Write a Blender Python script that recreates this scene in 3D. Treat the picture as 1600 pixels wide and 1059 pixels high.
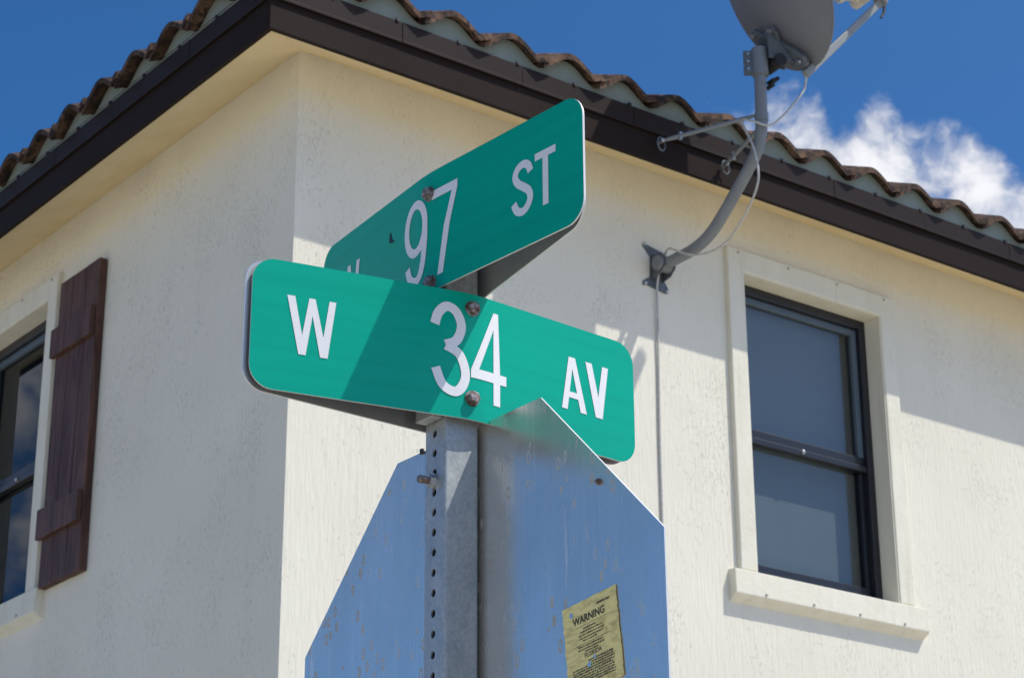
import bpy, bmesh, math, random
from mathutils import Vector, Matrix
random.seed(7)
R = math.radians
for o in list(bpy.data.objects): bpy.data.objects.remove(o)
scene = bpy.context.scene
COL = scene.collection

# ------------------------------------------------------------------ camera
CAM = Vector((-3.916, -6.5134, 1.6))
cd = bpy.data.cameras.new('camera'); cam = bpy.data.objects.new('camera', cd); COL.objects.link(cam)
_r = Vector((0.79721, -0.60368, -0.00464)); _u = Vector((-0.21899, -0.29634, 0.92964)); _f = Vector((0.56258, 0.7401, 0.36845))
cam.matrix_world = Matrix(((_r.x, _u.x, -_f.x, CAM.x), (_r.y, _u.y, -_f.y, CAM.y), (_r.z, _u.z, -_f.z, CAM.z), (0, 0, 0, 1)))
cd.sensor_width = 36.0; cd.lens = 3421.0 / 1600 * 36
cd.clip_start = 0.05; cd.clip_end = 3000
cd.dof.use_dof = True; cd.dof.focus_distance = 2.95; cd.dof.aperture_fstop = 25.0
scene.camera = cam

# ------------------------------------------------------------------ light
SUN = Vector((0.90, -1.0, 2.16)).normalized()          # towards the sun
SUN_EL = math.asin(SUN.z); SUN_ROT = math.atan2(SUN.x, SUN.y)
sd = bpy.data.lights.new('sun', 'SUN'); sun = bpy.data.objects.new('sun', sd); COL.objects.link(sun)
sd.energy = 2.02; sd.angle = R(0.53); sd.color = (1.0, 0.955, 0.88)
sun.rotation_euler = (-SUN).to_track_quat('-Z', 'Y').to_euler()
sun.location = (6, -6, 14)

world = bpy.data.worlds.new('World'); scene.world = world; world.use_nodes = True
def build_world():
    nt = world.node_tree; N = nt.nodes; N.clear(); K = nt.links.new
    out = N.new('ShaderNodeOutputWorld'); bg = N.new('ShaderNodeBackground'); K(bg.outputs[0], out.inputs[0])
    bg.inputs['Strength'].default_value = 0.102
    sky = N.new('ShaderNodeTexSky'); sky.sky_type = 'NISHITA'; sky.sun_disc = False
    sky.sun_elevation = SUN_EL; sky.sun_rotation = SUN_ROT
    sky.air_density = 0.42; sky.dust_density = 1.3; sky.ozone_density = 10.0; sky.altitude = 0
    tc = N.new('ShaderNodeTexCoord')
    def vm(op, a, b=None):
        n = N.new('ShaderNodeVectorMath'); n.operation = op
        for i, v in enumerate((a, b)):
            if v is None: continue
            if hasattr(v, 'is_linked') or hasattr(v, 'links'): K(v, n.inputs[i])
            else: n.inputs[i].default_value = v
        return n
    def m(op, a, b=None, clamp=False):
        n = N.new('ShaderNodeMath'); n.operation = op; n.use_clamp = clamp
        for i, v in enumerate((a, b)):
            if v is None: continue
            if isinstance(v, (int, float)): n.inputs[i].default_value = v
            else: K(v, n.inputs[i])
        return n.outputs[0]
    d = vm('NORMALIZE', tc.outputs['Generated']).outputs[0]
    # fair-weather cumulus low round the sky; one unseen cloud added for a sign's sheen
    blobs = [(45.2, 25.5, 2.9, 1.0), (42.0, 25.8, 2.2, 1.0), (43.6, 23.6, 3.2, 1.0), (40.4, 24.7, 2.7, 1.0), (42.1, 26.6, 1.3, 1.0), (38.0, 22.9, 2.7, 1.0), (35.6, 21.0, 3.6, 1.0), (31.5, 19.0, 5.0, 1.0), (88, 15, 6, 1), (111, 20, 8.5, 1), (160, 21, 7, 1), (171, 18, 9, 1), (214, 24, 7, 1),
             (251, 19, 9, 1), (290, 26, 8, 1), (325, 18, 8, 1), (2, 22, 7, 1)]
    tot = None
    for az, el, rad, amp in blobs:
        c = (math.cos(R(el)) * math.cos(R(az)), math.cos(R(el)) * math.sin(R(az)), math.sin(R(el)))
        dist = vm('DISTANCE', d, c).outputs['Value']
        q = m('DIVIDE', dist, R(rad)); q = m('POWER', q, 2.0); q = m('SUBTRACT', 1.0, q); q = m('MAXIMUM', q, 0.0)
        tot = q if tot is None else m('MAXIMUM', tot, q)
    warp = N.new('ShaderNodeTexNoise'); warp.inputs['Scale'].default_value = 40; warp.inputs['Detail'].default_value = 3
    K(d, warp.inputs['Vector'])
    wv = vm('SCALE', vm('SUBTRACT', warp.outputs['Color'], (0.5, 0.5, 0.5)).outputs[0]); wv.inputs['Scale'].default_value = 0.022
    p = vm('ADD', d, wv.outputs[0]).outputs[0]
    nz = N.new('ShaderNodeTexNoise'); nz.inputs['Scale'].default_value = 30; nz.inputs['Detail'].default_value = 9; nz.inputs['Roughness'].default_value = 0.56
    K(p, nz.inputs['Vector'])
    dens = m('ADD', m('MULTIPLY', tot, 0.75), m('MULTIPLY', m('SUBTRACT', nz.outputs['Fac'], 0.5), 1.8))
    mr = N.new('ShaderNodeMapRange'); mr.interpolation_type = 'SMOOTHSTEP'; mr.inputs['From Min'].default_value = 0.26; mr.inputs['From Max'].default_value = 0.82
    K(dens, mr.inputs['Value'])
    msk = m('MULTIPLY', mr.outputs['Result'], m('MULTIPLY', tot, 4.0, True))
    mx = N.new('ShaderNodeMix'); mx.data_type = 'RGBA'
    K(msk, mx.inputs['Factor'])
    hs = N.new('ShaderNodeHueSaturation'); hs.inputs['Saturation'].default_value = 1.16; hs.inputs['Hue'].default_value = 0.493; K(sky.outputs['Color'], hs.inputs['Color']); K(hs.outputs[0], mx.inputs['A'])
    cc = N.new('ShaderNodeMapRange'); cc.inputs['From Min'].default_value = 0.3; cc.inputs['From Max'].default_value = 0.9; cc.inputs['To Min'].default_value = 3.3; cc.inputs['To Max'].default_value = 4.5
    K(dens, cc.inputs['Value'])
    cm = N.new('ShaderNodeCombineColor'); 
    K(cc.outputs[0], cm.inputs[0]); K(m('MULTIPLY', cc.outputs[0], 1.01), cm.inputs[1]); K(m('MULTIPLY', cc.outputs[0], 1.06), cm.inputs[2])
    K(cm.outputs[0], mx.inputs['B'])
    K(mx.outputs['Result'], bg.inputs['Color'])
build_world()
vs = scene.view_settings; vs.view_transform = 'Standard'; vs.look = 'None'; vs.gamma = 1.0; vs.use_curve_mapping = False
vs.exposure = 1.05

# ------------------------------------------------------------------ materials
class NT:
    def __init__(s, name):
        s.m = bpy.data.materials.new(name); s.m.use_nodes = True; s.t = s.m.node_tree; s.N = s.t.nodes
        s.b = s.N['Principled BSDF']; s.out = s.N['Material Output']; s.tc = s.N.new('ShaderNodeTexCoord')
    def k(s, a, b): s.t.links.new(a, b)
    def n(s, t, **kw):
        x = s.N.new(t)
        for a, v in kw.items(): setattr(x, a, v)
        return x
    def map(s, scale=(1, 1, 1), rot=(0, 0, 0), loc=(0, 0, 0), src='Object'):
        x = s.n('ShaderNodeMapping'); x.inputs['Scale'].default_value = scale; x.inputs['Rotation'].default_value = rot; x.inputs['Location'].default_value = loc
        s.k(s.tc.outputs[src], x.inputs['Vector']); return x.outputs[0]
    def noise(s, vec, scale, detail=4, rough=0.55, dist=0.0):
        x = s.n('ShaderNodeTexNoise'); x.inputs['Scale'].default_value = scale; x.inputs['Detail'].default_value = detail
        x.inputs['Roughness'].default_value = rough; x.inputs['Distortion'].default_value = dist
        if vec is not None: s.k(vec, x.inputs['Vector'])
        return x.outputs['Fac']
    def voro(s, vec, scale, feature='F1', rand=1.0):
        x = s.n('ShaderNodeTexVoronoi', feature=feature); x.inputs['Scale'].default_value = scale; x.inputs['Randomness'].default_value = rand
        s.k(vec, x.inputs['Vector']); return x.outputs['Distance']
    def ramp(s, fac, stops):
        x = s.n('ShaderNodeValToRGB'); e = x.color_ramp.elements
        while len(e) < len(stops): e.new(0.5)
        for el, (p, c) in zip(e, stops):
            el.position = p; el.color = c if len(c) == 4 else (*c, 1)
        s.k(fac, x.inputs[0]); return x.outputs[0]
    def fr(s, v, a, b, c=0.0, d=1.0):
        x = s.n('ShaderNodeMapRange'); x.inputs[1].default_value = a; x.inputs[2].default_value = b; x.inputs[3].default_value = c; x.inputs[4].default_value = d
        s.k(v, x.inputs[0]); return x.outputs[0]
    def math(s, op, a, b=0.0):
        x = s.n('ShaderNodeMath', operation=op)
        for i, v in enumerate((a, b)):
            if isinstance(v, (int, float)): x.inputs[i].default_value = v
            else: s.k(v, x.inputs[i])
        return x.outputs[0]
    def mix(s, fac, a, b, mode='MIX'):
        x = s.n('ShaderNodeMix', data_type='RGBA', blend_type=mode)
        for key, v in (('Factor', fac), ('A', a), ('B', b)):
            i = x.inputs[key]
            if isinstance(v, (int, float)): i.default_value = v
            elif isinstance(v, tuple): i.default_value = v if len(v) == 4 else (*v, 1)
            else: s.k(v, i)
        return x.outputs['Result']
    def bump(s, h, dist, strength=1.0, prev=None):
        x = s.n('ShaderNodeBump'); x.inputs['Distance'].default_value = dist; x.inputs['Strength'].default_value = strength
        s.k(h, x.inputs['Height'])
        if prev: s.k(prev, x.inputs['Normal'])
        return x.outputs[0]
    def set(s, **kw):
        names = {'base': 'Base Color', 'rough': 'Roughness', 'metal': 'Metallic', 'spec': 'Specular IOR Level', 'normal': 'Normal', 'coat': 'Coat Weight', 'coatr': 'Coat Roughness', 'aniso': 'Anisotropic'}
        for a, v in kw.items():
            i = s.b.inputs[names[a]]
            if isinstance(v, (int, float)): i.default_value = v
            elif isinstance(v, tuple): i.default_value = (*v, 1)
            else: s.k(v, i)
        return s.m

def m_stucco():
    t = NT('stucco_wall')
    v = t.map((1, 1, 0.30)); big = t.noise(v, 16, 5, 0.6)
    g = t.map((1, 1, 0.36), loc=(3, 1, 2)); pit = t.noise(g, 120, 3, 0.55, 0.6)
    patch = t.noise(t.map((1, 1, 0.7)), 2.6, 4)
    thr = t.fr(patch, 0.40, 0.62, 0.31, 0.44)
    pits = t.n('ShaderNodeMapRange'); pits.interpolation_type = 'SMOOTHSTEP'
    t.k(pit, pits.inputs[0]); t.k(t.math('SUBTRACT', thr, 0.06), pits.inputs[1]); t.k(thr, pits.inputs[2])
    line = t.noise(t.map((1, 1, 0.13)), 58, 4, 0.6)
    fine = t.noise(t.map((1, 1, 0.6)), 210, 3)
    b1 = t.bump(big, 0.004, 0.3)
    b2 = t.bump(line, 0.0062, 0.62, b1)
    b3 = t.bump(pits.outputs[0], 0.0027, 0.75, b2)
    b4 = t.bump(fine, 0.0016, 0.4, b3)
    tone = t.noise(t.map(), 1.3, 4)
    col = t.mix(t.fr(tone, 0.3, 0.7), (0.735, 0.695, 0.570), (0.795, 0.758, 0.632))
    spots = t.voro(t.map((1, 1, 0.8)), 2.6)
    sp = t.fr(spots, 0.008, 0.02, 1.0, 0.0)
    col = t.mix(t.math('MULTIPLY', t.math('MAXIMUM', sp, 0.0), 0.4), col, (0.30, 0.26, 0.20))
    drip = t.noise(t.map((5, 5, 0.35), loc=(1, 4, 0)), 2.0, 4)
    dr = t.math('MINIMUM', t.math('MAXIMUM', t.fr(drip, 0.56, 0.74), 0.0), 1.0)
    col = t.mix(t.math('MULTIPLY', dr, 0.12), col, (0.56, 0.52, 0.42))
    return t.set(base=col, rough=0.9, spec=0.25, normal=b4)
def m_soffit():
    t = NT('soffit_paint')
    n = t.noise(t.map(), 6, 5); s = t.voro(t.map(), 7)
    col = t.mix(t.fr(n, 0.3, 0.7), (0.72, 0.575, 0.33), (0.77, 0.635, 0.39))
    col = t.mix(t.math('MULTIPLY', t.math('MAXIMUM', t.fr(s, 0.02, 0.06, 1, 0), 0.0), 0.5), col, (0.3, 0.24, 0.12))
    b = t.bump(t.noise(t.map(), 60, 4), 0.004, 0.5)
    return t.set(base=col, rough=0.85, spec=0.25, normal=b)
def m_trim():
    t = NT('cream_trim')
    n = t.noise(t.map((1, 1, 0.4)), 9, 5)
    col = t.mix(t.fr(n, 0.3, 0.75), (0.72, 0.68, 0.545), (0.78, 0.745, 0.62))
    dr = t.math('MINIMUM', t.math('MAXIMUM', t.fr(t.noise(t.map((9, 9, 0.8), loc=(2, 1, 0)), 2.0, 5, 0.65), 0.54, 0.72), 0.0), 1.0)
    col = t.mix(t.math('MULTIPLY', dr, 0.35), col, (0.50, 0.45, 0.33))
    b0 = t.bump(t.noise(t.map(), 9, 3), 0.008, 0.4)
    b = t.bump(t.noise(t.map(), 60, 4), 0.003, 0.5, b0)
    return t.set(base=col, rough=0.75, spec=0.3, normal=b)
def m_paint(name, c, c2=None, rough=0.45, metal=0.0, sc=8, bump=0.0, spec=0.5):
    t = NT(name); c2 = c2 or tuple(x * 0.8 for x in c)
    n = t.noise(t.map(), sc, 5, 0.6)
    col = t.mix(t.fr(n, 0.3, 0.7), c, c2)
    kw = dict(base=col, rough=t.fr(n, 0.2, 0.8, rough * 0.85, min(1, rough * 1.15)), metal=metal, spec=spec)
    if bump: kw['normal'] = t.bump(t.noise(t.map(), sc * 8, 4), bump, 0.6)
    return t.set(**kw)
def m_wood():
    t = NT('shutter_wood')
    oi = t.n('ShaderNodeObjectInfo')
    v = t.n('ShaderNodeVectorMath', operation='ADD'); mp = t.map((14, 14, 0.9)); t.k(mp, v.inputs[0])
    sc = t.n('ShaderNodeVectorMath', operation='SCALE'); t.k(oi.outputs['Location'], sc.inputs[0]); sc.inputs['Scale'].default_value = 9.0
    t.k(sc.outputs[0], v.inputs[1])
    g = t.noise(v.outputs[0], 3.0, 6, 0.65, 0.8)
    blot = t.noise(t.map((2, 2, 0.8)), 3.5, 4)
    col = t.ramp(g, [(0.28, (0.018, 0.008, 0.006)), (0.5, (0.072, 0.030, 0.021)), (0.70, (0.165, 0.080, 0.056))])
    col = t.mix(t.fr(blot, 0.4, 0.75, 0, 0.6), col, (0.150, 0.085, 0.064))
    return t.set(base=col, rough=0.62, spec=0.35, normal=t.bump(g, 0.002, 0.6))
def m_sheeting():
    t = NT('green_sheeting')
    a = t.map((1, 1, 1), rot=(0, R(38), 0)); 
    w = t.n('ShaderNodeTexWave', wave_type='BANDS', bands_direction='X'); w.inputs['Scale'].default_value = 95; w.inputs['Distortion'].default_value = 0.3
    t.k(t.map((1, 1, 1), rot=(0, R(45), R(45))), w.inputs['Vector'])
    w2 = t.n('ShaderNodeTexWave', wave_type='BANDS', bands_direction='X'); w2.inputs['Scale'].default_value = 95
    t.k(t.map((1, 1, 1), rot=(0, R(-45), R(45))), w2.inputs['Vector'])
    hexp = t.math('MULTIPLY', w.outputs['Fac'], w2.outputs['Fac'])
    bands = t.noise(t.map((0.5, 0.5, 22), rot=(R(4), R(-4), 0)), 2.2, 2)
    n = t.noise(t.map(), 7, 4)
    col = t.mix(t.fr(bands, 0.35, 0.65), (0.0, 0.335, 0.222), (0.0, 0.372, 0.248))
    col = t.mix(t.fr(hexp, 0.0, 1.0, 0.0, 0.42), col, (0.0, 0.44, 0.31))
    col = t.mix(t.fr(n, 0.5, 0.8, 0, 0.15), col, (0.01, 0.33, 0.24))
    return t.set(base=col, rough=0.27, spec=0.24)
def m_white_sheet():
    t = NT('white_sheeting')
    n = t.noise(t.map(), 300, 2); 
    return t.set(base=t.mix(t.fr(n, 0.3, 0.7), (0.78, 0.775, 0.76), (0.83, 0.825, 0.81)), rough=0.4, spec=0.4)
def m_aluminium():
    t = NT('brushed_aluminium')
    g = t.noise(t.map((60, 60, 1.2)), 4, 4, 0.6)
    blot = t.noise(t.map((1, 1, 0.5)), 9, 5, 0.6)
    # pale oval water marks in two patches and milky runs from the top edge
    sx = t.map((1, 1.0, 0.48), rot=(R(24), 0, 0)); d = t.voro(sx, 80, 'F1', 1.0)
    ring = t.math('MULTIPLY', t.math('GREATER_THAN', d, 0.17), t.math('LESS_THAN', d, 0.34))
    cell = t.n('ShaderNodeTexVoronoi'); cell.inputs['Scale'].default_value = 80; t.k(sx, cell.inputs['Vector'])
    sep = t.n('ShaderNodeSeparateColor'); t.k(cell.outputs['Color'], sep.inputs[0])
    pick = t.math('GREATER_THAN', sep.outputs[0], 0.45)
    patch = t.fr(t.noise(t.map(loc=(0.4, 0.2, 0.1)), 5.0, 2), 0.40, 0.55)
    marks = t.math('MULTIPLY', t.math('MULTIPLY', ring, pick), t.math('MINIMUM', t.math('MAXIMUM', patch, 0.0), 1.0))
    runs = t.noise(t.map((70, 70, 3.0), loc=(0.3, 0.7, 0)), 1.0, 3)
    run = t.math('MINIMUM', t.math('MAXIMUM', t.fr(runs, 0.68, 0.76), 0.0), 1.0)
    base = t.mix(t.fr(blot, 0.3, 0.7), (0.72, 0.675, 0.59), (0.82, 0.775, 0.69))
    base = t.mix(t.math('MULTIPLY', marks, 0.7), base, (0.30, 0.275, 0.23))
    base = t.mix(t.math('MULTIPLY', run, 0.35), base, (0.75, 0.75, 0.74))
    rough = t.math('ADD', t.fr(g, 0.3, 0.7, 0.16, 0.28), t.math('MULTIPLY', marks, 0.3))
    metal = t.math('SUBTRACT', 0.74, t.math('ADD', t.math('MULTIPLY', marks, 0.6), t.math('MULTIPLY', run, 0.4)))
    return t.set(base=base, rough=rough, metal=metal, normal=t.bump(g, 0.0006, 0.35))
def m_galv():
    t = NT('galvanised_steel')
    v = t.n('ShaderNodeTexVoronoi'); v.inputs['Scale'].default_value = 330; t.k(t.map((1, 1, 0.7)), v.inputs['Vector'])
    sep = t.n('ShaderNodeSeparateColor'); t.k(v.outputs['Color'], sep.inputs[0])
    n = t.noise(t.map((1, 1, 0.5)), 40, 6, 0.65)
    streak = t.noise(t.map((3, 3, 0.3), rot=(R(40), R(30), 0)), 60, 4, 0.7)
    f = t.math('ADD', t.math('MULTIPLY', sep.outputs[0], 0.22), t.math('MULTIPLY', n, 0.78))
    col = t.mix(t.fr(f, 0.25, 0.7), (0.30, 0.32, 0.32), (0.48, 0.505, 0.50))
    col = t.mix(t.fr(streak, 0.62, 0.72, 0, 0.5), col, (0.62, 0.64, 0.66))
    return t.set(base=col, rough=t.fr(n, 0.3, 0.7, 0.42, 0.6), metal=0.6)
def m_bolt():
    t = NT('rusty_bolt')
    n = t.noise(t.map(), 130, 5, 0.7)
    col = t.ramp(n, [(0.36, (0.10, 0.048, 0.028)), (0.5, (0.20, 0.15, 0.13)), (0.62, (0.36, 0.36, 0.37))])
    return t.set(base=col, rough=0.6, metal=0.35, normal=t.bump(n, 0.001, 0.5))
def m_tile():
    t = NT('clay_tile')
    oi = t.n('ShaderNodeObjectInfo')
    ad = t.n('ShaderNodeVectorMath', operation='ADD'); t.k(t.tc.outputs['Object'], ad.inputs[0]); t.k(oi.outputs['Location'], ad.inputs[1])
    n = t.noise(ad.outputs[0], 11, 5, 0.6); s = t.noise(ad.outputs[0], 26, 4, 0.6)
    col = t.ramp(n, [(0.3, (0.035, 0.022, 0.017)), (0.5, (0.12, 0.07, 0.045)), (0.70, (0.20, 0.125, 0.085))])
    rb = t.fr(oi.outputs['Random'], 0, 1, 0.7, 1.25); hsv = t.n('ShaderNodeHueSaturation'); t.k(rb, hsv.inputs['Value']); t.k(col, hsv.inputs['Color']); col = hsv.outputs[0]
    col = t.mix(t.fr(s, 0.47, 0.56, 0, 0.85), col, (0.022, 0.017, 0.015))
    return t.set(base=col, rough=0.85, spec=0.2, normal=t.bump(s, 0.002, 0.5))
def m_glass(name, tint, gloss=0.03, f0=0.08):
    t = NT(name); t.N.remove(t.b)
    tr = t.n('ShaderNodeBsdfTransparent'); tr.inputs[0].default_value = (*tint, 1)
    gl = t.n('ShaderNodeBsdfGlossy'); gl.inputs['Roughness'].default_value = gloss; gl.inputs['Color'].default_value = (1, 1, 1, 1)
    lw = t.n('ShaderNodeLayerWeight'); lw.inputs['Blend'].default_value = 0.5
    fz = t.fr(t.math('POWER', lw.outputs['Facing'], 5.0), 0.0, 1.0, f0, 1.0)
    mx = t.n('ShaderNodeMixShader'); t.k(fz, mx.inputs[0]); t.k(tr.outputs[0], mx.inputs[1]); t.k(gl.outputs[0], mx.inputs[2])
    t.k(mx.outputs[0], t.out.inputs[0]); return t.m
def m_sticker():
    t = NT('yellow_sticker')
    sm = t.noise(t.map((1, 3, 9), rot=(R(-12), 0, 0)), 14, 5, 0.65); r = t.noise(t.map(), 30, 5, 0.7)
    col = t.mix(t.fr(sm, 0.45, 0.62, 0, 0.85), (0.90, 0.76, 0.30), (0.62, 0.50, 0.18))
    col = t.mix(t.fr(r, 0.6, 0.72, 0, 0.7), col, (0.36, 0.25, 0.05))
    return t.set(base=col, rough=0.6)
def m_ground(name, c1, c2, sc, bumpd):
    t = NT(name); n = t.noise(t.map(), sc, 8, 0.6); n2 = t.noise(t.map(), sc * 12, 5, 0.7)
    f = t.math('ADD', t.math('MULTIPLY', n, 0.5), t.math('MULTIPLY', n2, 0.5))
    return t.set(base=t.mix(t.fr(f, 0.35, 0.65), c1, c2), rough=0.95, spec=0.2, normal=t.bump(n2, bumpd, 0.7))

STUCCO, SOFFIT, TRIM = m_stucco(), m_soffit(), m_trim()
FASCIA = m_paint('brown_fascia', (0.0255, 0.0175, 0.0145), (0.0225, 0.0155, 0.0130), 0.6, sc=3, spec=0.05)
FLASH = m_paint('brown_flashing', (0.029, 0.0205, 0.0175), (0.025, 0.0175, 0.0150), 0.5, sc=4, spec=0.09)
CLOSURE = m_paint('grey_green_closure', (0.24, 0.275, 0.235), (0.20, 0.23, 0.195), 0.7, sc=5, bump=0.001)
TILE, WOOD, SHEET, WSHEET = m_tile(), m_wood(), m_sheeting(), m_white_sheet()
ALU, GALV, BOLT = m_aluminium(), m_galv(), m_bolt()
BRONZE = m_paint('bronze_frame', (0.018, 0.019, 0.023), (0.012, 0.013, 0.016), 0.35, sc=10)
SASHIN = m_paint('slate_sash', (0.10, 0.13, 0.155), (0.08, 0.11, 0.13), 0.5, sc=10)
GLASS = m_glass('tinted_glass', (0.46, 0.51, 0.52))
GLASS3 = m_glass('reflective_glass', (0.28, 0.34, 0.38), 0.02, 0.025)
GLASS2 = m_glass('screened_glass', (0.42, 0.465, 0.46), 0.08)
BLIND = m_paint('pale_blind', (0.52, 0.55, 0.56), (0.48, 0.51, 0.52), 0.8, sc=3)
ROOM = m_paint('dim_room', (0.07, 0.08, 0.09), None, 0.9)  # shade of the unlit room put into a flat colour
DISH = m_paint('grey_dish', (0.17, 0.178, 0.19), (0.15, 0.157, 0.168), 0.5, sc=5)
MAST = m_paint('grey_mast', (0.20, 0.215, 0.225), (0.165, 0.18, 0.19), 0.5, sc=12)
BRKT = m_paint('slate_bracket', (0.115, 0.13, 0.145), (0.08, 0.095, 0.105), 0.5, sc=20)
DARK = m_paint('black_hardware', (0.02, 0.02, 0.022), None, 0.5)
ARM = m_paint('pale_arm', (0.27, 0.285, 0.28), (0.22, 0.235, 0.235), 0.45, sc=14)
LNB = m_paint('ivory_feed', (0.66, 0.63, 0.55), (0.58, 0.55, 0.48), 0.5, sc=14)
ZINC = m_paint('zinc_hardware', (0.55, 0.57, 0.58), (0.42, 0.44, 0.45), 0.35, metal=0.8, sc=60)
CABLE = m_paint('white_cable', (0.56, 0.55, 0.52), (0.36, 0.35, 0.33), 0.55, sc=50)
SCREW = m_paint('weathered_screw', (0.50, 0.47, 0.40), (0.36, 0.34, 0.29), 0.5, metal=0.2, sc=60)
REDF = m_paint('red_sheeting', (0.45, 0.012, 0.015), None, 0.4)
INK = m_paint('black_ink', (0.022, 0.022, 0.018), (0.05, 0.048, 0.03), 0.6, sc=200)
YEL = m_sticker()
EDGE = m_paint('sunlit_edge', (0.74, 0.74, 0.73), (0.62, 0.62, 0.61), 0.5, metal=0.1, sc=30)  # paler than the sheet metal, so the rims look sunlit

# ------------------------------------------------------------------ mesh helpers
WLOC = {}
class MB:
    def __init__(s): s.v, s.f, s.mi = [], [], []
    def add(s, verts, faces, mi=0):
        b = len(s.v); s.v += [Vector(p) for p in verts]
        for f in faces: s.f.append([b + i for i in f]); s.mi.append(mi)
        return s
    def box(s, x0, x1, y0, y1, z0, z1, mi=0):
        return s.add([(x, y, z) for z in (z0, z1) for y in (y0, y1) for x in (x0, x1)],
                     [(0, 2, 3, 1), (4, 5, 7, 6), (0, 1, 5, 4), (2, 6, 7, 3), (0, 4, 6, 2), (1, 3, 7, 5)], mi)
    def hexa(s, p, mi=0):       # 8 points, bottom ring then top ring
        return s.add(p, [(3, 2, 1, 0), (4, 5, 6, 7), (0, 1, 5, 4), (1, 2, 6, 5), (2, 3, 7, 6), (3, 0, 4, 7)], mi)
    def tube(s, pts, r, n=12, mi=0, cap=True):
        pts = [Vector(p) for p in pts]; rs = r if isinstance(r, (list, tuple)) else [r] * len(pts)
        base = len(s.v); up = None
        for i, p in enumerate(pts):
            t = (pts[min(i + 1, len(pts) - 1)] - pts[max(i - 1, 0)]).normalized()
            if up is None:
                up = t.orthogonal().normalized()
            up = (up - t * up.dot(t)).normalized(); w = t.cross(up)
            for k in range(n):
                a = 2 * math.pi * k / n
                s.v.append(p + (up * math.cos(a) + w * math.sin(a)) * rs[i])
        for i in range(len(pts) - 1):
            for k in range(n):
                a, b = base + i * n + k, base + i * n + (k + 1) % n
                s.f.append([a, b, b + n, a + n]); s.mi.append(mi)
        if cap:
            s.f.append([base + k for k in reversed(range(n))]); s.mi.append(mi)
            e = base + (len(pts) - 1) * n; s.f.append([e + k for k in range(n)]); s.mi.append(mi)
        return s
    def prism(s, poly, fn, d0, d1, mi=0, mside=None):
        """poly in 2D, fn(u,v,d) -> 3D; front face at d1"""
        n = len(poly); mside = mi if mside is None else mside
        vs = [fn(u, v, d0) for u, v in poly] + [fn(u, v, d1) for u, v in poly]
        b = len(s.v); s.v += [Vector(p) for p in vs]
        s.f.append([b + i for i in reversed(range(n))]); s.mi.append(mside)
        s.f.append([b + n + i for i in range(n)]); s.mi.append(mi)
        for i in range(n):
            j = (i + 1) % n; s.f.append([b + i, b + j, b + n + j, b + n + i]); s.mi.append(mside)
        return s
    def build(s, name, mats, parent=None, smooth=False, bevel=0.0, loc=None, fix=True):
        mats = mats if isinstance(mats, (list, tuple)) else [mats]
        off = Vector(loc) if loc is not None else (WLOC[parent.name] if parent else Vector((0, 0, 0)))
        me = bpy.data.meshes.new(name); me.from_pydata([tuple(p - off) for p in s.v], [], s.f); me.update()
        for m in mats: me.materials.append(m)
        for p, i in zip(me.polygons, s.mi): p.material_index = i
        if fix:
            bm = bmesh.new(); bm.from_mesh(me); bmesh.ops.recalc_face_normals(bm, faces=bm.faces); bm.to_mesh(me); bm.free()
        if smooth:
            for p in me.polygons: p.use_smooth = True
        o = bpy.data.objects.new(name, me); COL.objects.link(o)
        if parent:
            o.parent = parent; o.location = off - WLOC[parent.name]
        else: o.location = off
        WLOC[o.name] = off.copy()
        if bevel:
            b = o.modifiers.new('bevel', 'BEVEL'); b.width = bevel; b.segments = 2; b.limit_method = 'ANGLE'
        if smooth:
            try:
                o.data.set_sharp_from_angle(angle=R(40))
            except Exception: pass
        return o
def tag(o, label, cat, group=None):
    o['label'] = label; o['category'] = cat
    if group: o['group'] = group
    return o
def thing(name, loc, label, cat, group=None):
    o = bpy.data.objects.new(name, None); COL.objects.link(o); o.location = loc; o.empty_display_size = 0.1
    WLOC[o.name] = Vector(loc); return tag(o, label, cat, group)
def group_part(name, loc, parent):
    o = bpy.data.objects.new(name, None); COL.objects.link(o); o.parent = parent; o.location = Vector(loc) - WLOC[parent.name]
    WLOC[o.name] = Vector(loc); return o
def share(o, loc, parent, name=None, rot=None):
    c = o.copy(); COL.objects.link(c); c.name = name or o.name.split('.')[0]; c.parent = parent; c.location = Vector(loc) - WLOC[parent.name]
    if rot: c.rotation_euler = rot
    WLOC[c.name] = Vector(loc); return c

# ------------------------------------------------------------------ ground
def sheet(name, x0, x1, y0, y1, z, mat):
    o = MB().add([(x0, y0, z), (x1, y0, z), (x1, y1, z), (x0, y1, z)], [(0, 1, 2, 3)]).build(name, mat); o['kind'] = 'structure'; return o
LAWN = m_ground('sandy_ground', (0.44, 0.385, 0.27), (0.56, 0.495, 0.37), 4, 0.01)
CONC = m_ground('concrete_walk', (0.46, 0.45, 0.42), (0.58, 0.57, 0.54), 3, 0.002)
ASPH = m_ground('worn_road', (0.43, 0.395, 0.33), (0.51, 0.475, 0.40), 5, 0.004)
sheet('ground', -600, 600, -600, 600, 0.0, LAWN)
def slab(name, x0, x1, y0, y1, z0, z1, mat):
    o = MB().box(x0, x1, y0, y1, z0, z1).build(name, mat, bevel=0.01); o['kind'] = 'structure'; return o
sheet('road', -11.5, -4.6, -600, 600, 0.006, ASPH)
sheet('cross_road', -4.6, 600, -14.0, -7.2, 0.006, ASPH)
slab('pavement', -3.4, -1.9, -3.3, 60, -0.05, 0.07, CONC)
slab('pavement_side', -1.9, 60, -3.3, -1.9, -0.05, 0.07, CONC)
slab('kerb', -4.6, -4.42, -7.0, 60, -0.05, 0.12, CONC)
slab('kerb_side', -4.42, 60, -7.2, -7.0, -0.05, 0.12, CONC)

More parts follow.
